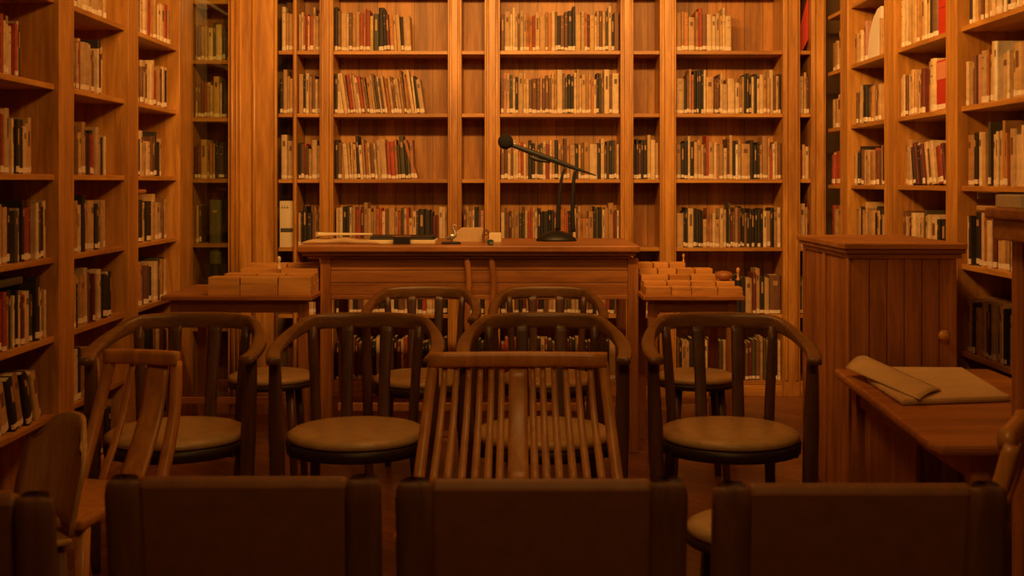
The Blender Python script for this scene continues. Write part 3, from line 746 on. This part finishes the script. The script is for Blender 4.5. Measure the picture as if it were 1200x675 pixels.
# small turned pieces standing on the trays
def turned(px, Y, z, s, lab, mat=block_w):
    o = MB().lathe([(.013 * s, 0), (.014 * s, .01 * s), (.008 * s, .018 * s), (.007 * s, .05 * s), (.012 * s, .06 * s), (.012 * s, .075 * s), (.006 * s, .085 * s)], 0, 0, 14).build('turned_peg', mat, loc=(PX(px, Y), Y, z))
    return tag(o, lab, 'peg')
turned(865, 5.93, PZ(330, 5.88) , .75, 'turned pale wooden peg standing at the right end of the right trays')
turned(801, 6.25, PZ(308, 6.195), .5, 'tiny wooden peg on the highest row of the right trays')
turned(327, 5.95, PZ(315, 5.985), .75, 'little pale turned peg standing on the left side table trays', paper_w)
o = MB().ball((0, 0, .024), .045, 16, 10, sz=.53).build('wooden_bowl', cab_w, loc=(PX(849, 5.93), 5.945, PZ(330, 5.88))); tag(o, 'small rounded reddish wooden box on the right trays', 'box')

# ------------------------------------------------------------------ barrel chairs
def barrel_chair():
    t = thing('barrel_armchair', '', 'chair')
    # bent rail
    path = [(-.266, -.165, .728), (-.282, -.07, .742), (-.280, .05, .762), (-.255, .165, .786), (-.205, .252, .811), (-.10, .290, .817), (0, .298, .818),
            (.10, .290, .817), (.205, .252, .811), (.255, .165, .786), (.280, .05, .762), (.282, -.07, .742), (.266, -.165, .728)]
    MB().sweep(path, [.05] * 3 + [.036] * 7 + [.05] * 3, [.026, .028, .034, .046, .056, .058, .058, .058, .056, .046, .034, .028, .026], n=12, sub=4).build('bent_rail', bent, t)
    # legs: front posts run up to the arms, rear ones to the back
    for sx in (-1, 1):
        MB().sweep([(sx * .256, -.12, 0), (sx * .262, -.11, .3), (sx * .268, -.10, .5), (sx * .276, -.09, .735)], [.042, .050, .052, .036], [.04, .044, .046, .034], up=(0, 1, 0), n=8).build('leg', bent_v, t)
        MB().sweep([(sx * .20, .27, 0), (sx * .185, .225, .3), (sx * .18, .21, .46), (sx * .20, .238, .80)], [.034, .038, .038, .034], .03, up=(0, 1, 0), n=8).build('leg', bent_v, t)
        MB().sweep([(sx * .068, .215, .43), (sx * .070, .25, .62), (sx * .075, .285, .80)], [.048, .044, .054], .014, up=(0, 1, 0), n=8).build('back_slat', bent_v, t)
    MB().lathe([(.225, .392), (.25, .396), (.252, .43), (.238, .438)], 0, 0, 36).build('seat_frame', rim_dark, t)
    MB().lathe([(.238, .436), (.247, .442), (.246, .456), (.225, .468), (.17, .475), (.08, .478), (.004, .479)], 0, 0, 36).build('seat', leather_tan, t)
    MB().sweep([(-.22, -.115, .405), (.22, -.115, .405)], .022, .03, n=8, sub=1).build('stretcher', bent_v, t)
    return t
base = barrel_chair(); first = True
def put(cx, cy, rz, lab, grp, sc=1.0):
    global first
    o = base if first else copy_tree(base); first = False
    o.location = (cx, cy, 0); o.rotation_euler = (0, 0, rz); o.scale = (sc, sc, 1)
    o['label'] = lab; o['group'] = grp
    return o
G1 = 'front row of round-seated barrel armchairs'
Y1 = 4.3
put(PX(208, Y1), Y1, .04, 'tan-seated barrel armchair behind the small slatted chair at the left', G1)
put(PX(419, Y1), Y1, .0, 'tan-seated barrel armchair, second from left in the middle row', G1)
put(PX(637, Y1), Y1, 0, 'barrel armchair seen through the central slatted chair', G1)
put(PX(854, Y1), Y1, -.03, 'tan-seated barrel armchair in clear view beside the tall cabinet', G1)
G2 = 'barrel armchairs set close to the desk'
Y2 = 5.33
Y2 = 5.50
put(PX(494, Y2), Y2, .0, 'dim barrel armchair against the desk front, left of centre', G2, .88)
put(PX(642, Y2), Y2, .0, 'dim barrel armchair against the desk front, right of centre', G2, .88)

def stool(x, y, r, z, lab):
    t = thing('stool', lab, 'stool', (x, y, 0), 0)
    MB().lathe([(r * .9, z - .065), (r, z - .06), (r, z - .042), (r * .96, z - .036)], 0, 0, 32).build('seat_frame', rim_dark, t)
    MB().lathe([(r * .96, z - .037), (r, z - .03), (r * .99, z - .016), (r * .86, z - .005), (.004, z)], 0, 0, 32).build('seat', leather_tan, t)
    for a in range(4):
        c, s_ = math.cos(a * PI / 2 + PI / 4), math.sin(a * PI / 2 + PI / 4)
        MB().sweep([(c * r * .95, s_ * r * .95, 0), (c * r * .75, s_ * r * .75, z - .065)], [.03, .036], .03, up=(0, 1, 0), n=8, sub=1).build('leg', bent_v, t)
stool(PX(318, 5.42), 5.42, .19, .495, 'round stool before the left side table, its tan seat seen between two barrel armchairs')
stool(PX(816, 5.42), 5.42, .175, .495, 'round stool before the right side table, its tan seat seen through a barrel armchair')

# ------------------------------------------------------------------ slatted chairs
def slat_chair(tw=.262, bw=.305, us=(-.86, -.72, -.575, -.44, -.31, -.19, .17, .29, .42, .56, .70, .85), cu=0, cw=1.0, fy=-.40):
    t = thing('slatted_chair', '', 'chair')
    topz = .812; bz = .36; ty = .25; by = .06
    MB().sweep([(-tw - .012, ty - .012, topz - .02), (0, ty - .006, topz - .018), (tw + .012, ty - .012, topz - .02)], .034, .046, n=12, sub=4).build('top_rail', slat_w, t)
    for sx in (-1, 1):
        MB().sweep([(sx * tw, ty, topz - .03), (sx * (tw + .018), ty - .05, topz - .2), (sx * (bw + .0), by + .02, bz)], [.032, .034, .038], .034, up=(0, 1, 0), n=8).build('side_post', slat_w, t)
        MB().sweep([(sx * bw, by + .02, bz), (sx * (bw - .01), by + .11, 0)], [.038, .032], .034, up=(0, 1, 0), n=8, sub=1).build('leg', slat_w, t)
        MB().sweep([(sx * (bw - .01), fy, 0), (sx * (bw - .01), fy + .02, .414)], [.032, .038], .036, up=(0, 1, 0), n=8, sub=1).build('leg', slat_w, t)
    for u in us:
        MB().sweep([(u * tw, ty + .005, topz - .035), (u * (tw + .012), ty - .05, topz - .2), (u * bw * .97, by + .02, .43)], [.018, .022, .026], .014, up=(0, 1, 0), n=8, sub=3).build('back_slat', slat_w, t)
    MB().sweep([(cu, ty + .005, topz - .035), (cu, ty - .045, topz - .2), (cu, by + .02, .43)], [.058 * cw, .062 * cw, .066 * cw], .014, up=(0, 1, 0), n=8, sub=3).build('back_slat', slat_w, t)
    MB().prism([(-bw - .015, fy - .02), (bw + .015, fy - .02), (bw - .005, .10), (-bw + .005, .10)], .415, .445).build('seat', slat_w, t, bevel=.01)
    MB().box(-bw + .015, bw - .015, fy, fy + .025, .36, .414).build('seat_rail', slat_w, t)
    MB().box(-bw + .015, bw - .015, .06, .085, .36, .414).build('seat_rail', slat_w, t)
    return t
s1 = slat_chair(); YS = 3.5
s1.location = (PX(607, 3.75), YS, 0); s1['label'] = 'slatted wooden chair with splayed back in the centre foreground'; s1['group'] = 'slatted wooden chairs'
s2 = slat_chair(.113, .135, (-.34,), .050, 1.3, -.30); s2['group'] = 'slatted wooden chairs'; th = math.radians(-13)
rc = Vector((PX(168, 3.80), 3.80)); off = Vector((-math.sin(th) * .25, math.cos(th) * .25))
s2.location = (rc.x - off.x, rc.y - off.y, 0); s2.rotation_euler = (0, 0, th); s2['label'] = 'narrow slatted wooden chair at the left, before the first barrel armchair'
s3 = slat_chair(.122, .150, (-.4, .1, .55), .0, .2, -.24); s3['group'] = 'slatted wooden chairs'; s3.location = (.906, 2.81, 0); s3.rotation_euler = (0, 0, math.radians(-120)); s3['label'] = 'slatted wooden chair cut by the right edge of the picture'

# ------------------------------------------------------------------ low-back upholstered chairs in the foreground (seen from behind)
def low_chair():
    t = thing('lowback_chair', '', 'chair'); W_ = .485
    for sx in (-1, 1):
        x = sx * (W_ / 2 - .027)
        MB().sweep([(x, -.02, 0), (x, .0, .35), (x, -.01, .60), (x, -.03, .778), (x, -.032, .800)], [.042, .054, .064, .066, .046], [.045, .05, .05, .046, .034], up=(0, 1, 0), n=12).build('leg', dark_post, t)
        MB().sweep([(x, .44, 0), (x, .43, .42)], [.034, .044], .044, up=(0, 1, 0), n=8, sub=1).build('leg', dark_post, t)
        MB().sweep([(x, .03, .40), (x, .41, .40)], .03, .05, n=8, sub=1).build('side_rail', dark_post, t)
    mb = MB(); w = W_ / 2 - .056
    prof = [(-.004, .44), (-.02, .62), (-.046, .792), (-.042, .804), (-.03, .809), (-.014, .806), (-.006, .795), (.02, .62), (.03, .44)]
    mb.extr(prof, -w, w, 'x', smooth=False)
    o = mb.build('back_panel', leather_brown, t, bevel=.008)
    MB().box(-.2, .2, .045, .44, .42, .475).build('seat', leather_brown, t, bevel=.02)
    return t
lc = low_chair(); YLc = 2.22
def lowput(o, px, Y, rz, lab, s=1.0):
    o.location = (PX(px, Y), Y, 0); o.rotation_euler = (0, 0, rz); o['label'] = lab; o['group'] = 'low-backed chairs in the foreground'; o.scale = (s, 1, 1)
lowput(lc, 290, YLc, 0, 'dark brown low-backed chair from behind, second from left in the front')
lowput(copy_tree(lc), 634, 2.20, 0, 'dark brown low-backed chair from behind, front centre below the slatted chair', 1.05)
lowput(copy_tree(lc), 1001, 2.17, 0, 'dark brown low-backed chair from behind, front right', 1.04)
lowput(copy_tree(lc), -98, 2.10, .0, 'dark low-backed chair cut by the lower left corner of the picture', 1.0)

stool(.588, 3.06, .148, .492, 'round tan-topped stool glimpsed between the centre and right front chairs')

# curved plywood chair at left
t = thing('shell_chair', 'curved tan plywood chair at the left before the leaning books', 'chair', (-1.38, 3.10, 0), math.radians(-48))
mb = MB(); n = 12; vs = []; fs = []
rows = 8
for th_ in (0, .014):
    for j in range(rows + 1):
        v = j / rows; z = .44 + .275 * v
        halfw = .20 * (1 - max(0, (v - .5) / .5) ** 3 * .30)
        for i in range(n + 1):
            u = i / n * 2 - 1
            zz = z - .07 * abs(u) ** 3 * (v ** 3)
            vs.append((u * halfw, .17 + .05 * v + .05 * (1 - u * u) + th_, zz))
K = (rows + 1) * (n + 1)
for j in range(rows):
    for i in range(n):
        a = j * (n + 1) + i; fs.append((a, a + 1, a + n + 2, a + n + 1)); fs.append((K + a, K + a + n + 1, K + a + n + 2, K + a + 1))
for i in range(n): fs.append((i, K + i, K + i + 1, i + 1)); a = rows * (n + 1) + i; fs.append((a, a + 1, K + a + 1, K + a))
for j in range(rows): a = j * (n + 1); b2 = a + n; fs.append((a, a + n + 1, K + a + n + 1, K + a)); fs.append((b2, K + b2, K + b2 + n + 1, b2 + n + 1))
mb.add(vs, fs, 0, True); mb.build('back_shell', wood('plywood', (.46, .25, .075), (.56, .32, .11), 'z', knots=False), t)
MB().prism([(-.2, -.2), (.2, -.2), (.21, .18), (-.21, .18)], .425, .44).build('seat', MATS['plywood'], t, bevel=.006)
for x, y in ((-.17, -.17), (.17, -.17), (-.17, .16), (.17, .16)):
    MB().sweep([(x * 1.1, y * 1.1, 0), (x, y, .425)], .028, .028, up=(0, 1, 0), n=8, sub=1).build('leg', dark_post, t)

# ------------------------------------------------------------------ tall cabinet at right
YC0 = 4.75; YC1 = 5.48
x0 = PX(998, YC0); x1 = PX(1121, YC0); cz = 1.10
t = thing('tall_cabinet', 'tall closed pine cabinet with flat top before the right bookcases', 'cabinet', ((x0 + x1) / 2, YC0, 0))
hw = (x1 - x0) / 2; dp = YC1 - YC0
MB().box(-hw + .005, hw - .005, .006, dp - .005, .06, cz - .045).build('carcass', cab_w, t)
mb = MB()
xs = [-hw, -hw + .03, -hw + .13, -hw + .145, hw - .175, hw - .16, hw - .05, hw]
bw_ = 2 * hw / 6
for i in range(6): mb.box(-hw + i * bw_ + .0012, -hw + (i + 1) * bw_ - .0012, -.006, .008, .06, cz - .06)
mb.build('door', cab_w, t, bevel=.003)
mb = MB(); nb = 3; bd = dp / nb
for i in range(nb): mb.box(-hw - .006, -hw + .006, i * bd + .002, (i + 1) * bd - .002, .06, cz - .06)
mb.build('side_boards', cab_w, t, bevel=.003)
for y in (0.0, dp * .48, dp - .03): MB().box(-hw - .014, -hw - .0055, y, y + .045, .06, cz - .06).build('side_stile', cab_w, t, bevel=.002)
mb = MB(); mb.box(-hw - .016, hw + .016, -.018, dp + .01, cz - .06, cz - .04); mb.box(-hw - .03, hw + .028, -.03, dp + .02, cz - .04, cz - .022)
mb.build('cornice_moulding', desk_w, t, bevel=.005)
MB().box(-hw - .04, hw + .03, -.04, dp + .03, cz - .022, cz).build('top_board', desk_w, t, bevel=.004)
MB().box(-hw + .01, hw - .01, .02, dp - .02, 0, .06).build('plinth', cab_w, t)
kx = PX(1103, YC0) - (x0 + x1) / 2; kz = PZ(392, YC0)
kn = MB().lathe([(.009, 0), (.009, .012), (.02, .02), (.023, .03), (.016, .04), (.004, .043)], 0, 0, 18).build('knob', slat_w, t)
kn.location = (kx, -.006, kz); kn.rotation_euler = (PI / 2, 0, 0)

# ------------------------------------------------------------------ low bench table at right with brown paper
bz = .62
t = thing('bench_table', 'low pine side table in front of the tall cabinet', 'table', (1.22, 3.32, 0))
mb = MB(); mb.prism([(-.065, .04), (-.05, .0), (.62, .0), (.62, 1.36), (.018, 1.36)], bz - .03, bz)
mb.build('tabletop', desk_w, t, bevel=.010)
for x in (.06, .52):
    for y in (.07, 1.2): MB().box(x, x + .055, y, y + .055, 0, bz - .035).build('leg', desk_v, t, bevel=.004)
MB().box(.075, .10, .126, 1.2, bz - .12, bz - .036).build('apron', desk_w, t); MB().box(.54, .565, .126, 1.2, bz - .12, bz - .036).build('apron', desk_w, t)
MB().box(.116, .52, .085, .11, bz - .12, bz - .036).build('apron', desk_w, t)
MB().box(.09, .10, .62, 1.19, .1, bz - .121).build('side_board', cab_w, t)

t = thing('brown_paper', 'folded sheet of brown wrapping paper lying on the low side table', 'paper', (0, 0, bz))
def qy(py, z=bz): return (EYE - z) * F / (py - HZ)
P = [(1.25, 3.90), (1.63, 3.97), (1.70, 4.58), (1.33, 4.60), (1.27, 4.35)]
mb = MB(); mb.prism([(x, y) for x, y in P], .001, .022); mb.build('folded_sheet', paper_b, t, bevel=.009)
# curled flap: from the back left over to the front
mb = MB(); nn = 10; vs = []; fs = []
A = [Vector((1.235, 4.50, .03)), Vector((1.30, 3.88, .024))]; B = [Vector((1.34, 4.60, .060)), Vector((1.43, 4.05, .026))]
for j in range(nn + 1):
    v = j / nn
    a = A[0].lerp(A[1], v); b2 = B[0].lerp(B[1], v)
    for i in range(9):
        u = i / 8; p = a.lerp(b2, u); p.z += .016 * math.sin(PI * u) * (1 - .5 * v)
        vs.append(p)
for j in range(nn):
    for i in range(8): a = j * 9 + i; fs.append((a, a + 1, a + 10, a + 9))
mb.add(vs, fs, 0, True); o = mb.build('curled_flap', paper_b, t)
sd = o.modifiers.new('solid', 'SOLIDIFY'); sd.thickness = .002

# ------------------------------------------------------------------ lectern at right edge
YL = 3.0
t = thing('lectern', 'tall pine lectern cut by the right edge of the picture', 'lectern', (0, 0, 0))
lx0 = PX(1168, 3.2); zt2 = PZ(243, 3.2)
MB().box(PX(1160, 3.2), 1.86, 2.98, 3.24, zt2 - .03, zt2).build('top_board', desk_w, t, bevel=.006)
MB().box(lx0, 1.85, 3.0, 3.23, zt2 - .085, zt2 - .03).build('upper_case', desk_w, t, bevel=.004)
MB().box(PX(1187, 3.2), PX(1187, 3.2) + .07, 3.14, 3.21, 0, zt2 - .085).build('post', cab_w, t, bevel=.003)
MB().box(1.77, 1.84, 3.14, 3.21, 0, zt2 - .085).build('post', cab_w, t, bevel=.003)
MB().box(PX(1187, 3.2) + .07, 1.77, 3.16, 3.19, .3, .42).build('rail', cab_w, t)
o = MB().prism([(PX(1162, 3.2), 3.02), (1.75, 3.0), (1.72, 3.22), (PX(1170, 3.2), 3.22)], 0, .034).build('paper_stack', paper_w, loc=(0, 0, zt2), bevel=.003)
tag(o, 'stack of pale paper on top of the lectern at the right edge', 'papers')

# ------------------------------------------------------------------ lights
def area(name, loc, target, size, power, col, spread=PI):
    l = bpy.data.lights.new(name, 'AREA'); l.shape = 'DISK'; l.size = size; l.energy = power; l.color = col; l.spread = spread
    o = bpy.data.objects.new(name, l); C.objects.link(o); o.location = loc
    o.rotation_euler = (Vector(target) - Vector(loc)).to_track_quat('-Z', 'Y').to_euler()
    return o
WARM = (1, .485, .122)
def bar(name, loc, target, sx, sy, power, spread):
    o = area(name, loc, target, sx, power, WARM, spread); o.data.shape = 'RECTANGLE'; o.data.size = sx; o.data.size_y = sy
    return o
bar('lamp_far', (.1, 4.5, 2.92), (.1, 7.9, 2.6), 2.6, .12, 34, 2.2)
bar('lamp_right', (-.2, 4.6, 2.92), (2.2, 5.5, 2.55), 1.2, .12, 15.5, 2.1)
bar('lamp_left', (.3, 4.3, 2.92), (-2.2, 5.6, 2.5), 1.2, .12, 5.2, 2.1)
area('fill_ceiling', (0, 3.6, 2.95), (0, 3.6, 0), .5, 3.2, WARM, PI)  # added weak ambient fill under the ceiling, not a fixture of the room
area('fill_near', (.2, 1.1, 2.9), (.1, 3.6, .5), .5, 7.5, WARM, PI)  # added forward fill for surfaces facing the camera, no fixture here
w = bpy.data.worlds.new('World'); bpy.context.scene.world = w; w.use_nodes = True
w.node_tree.nodes['Background'].inputs[0].default_value = (.02, .01, .004, 1)

# ------------------------------------------------------------------ camera
cam = bpy.data.cameras.new('camera'); co = bpy.data.objects.new('camera', cam); C.objects.link(co)
co.location = (0, 0, EYE); co.rotation_euler = (PI / 2, 0, 0)
cam.sensor_fit = 'HORIZONTAL'; cam.sensor_width = 36; cam.lens = F / 1200 * 36
cam.shift_y = -(337.5 - HZ) / 1200
cam.clip_start = .05
cam.dof.use_dof = True; cam.dof.focus_distance = 6.6; cam.dof.aperture_fstop = 5.6
sc = bpy.context.scene; sc.camera = co
sc.view_settings.view_transform = 'Standard'; sc.view_settings.look = 'None'; sc.view_settings.gamma = 1
sc.view_settings.use_curve_mapping = False
sc.view_settings.exposure = .93
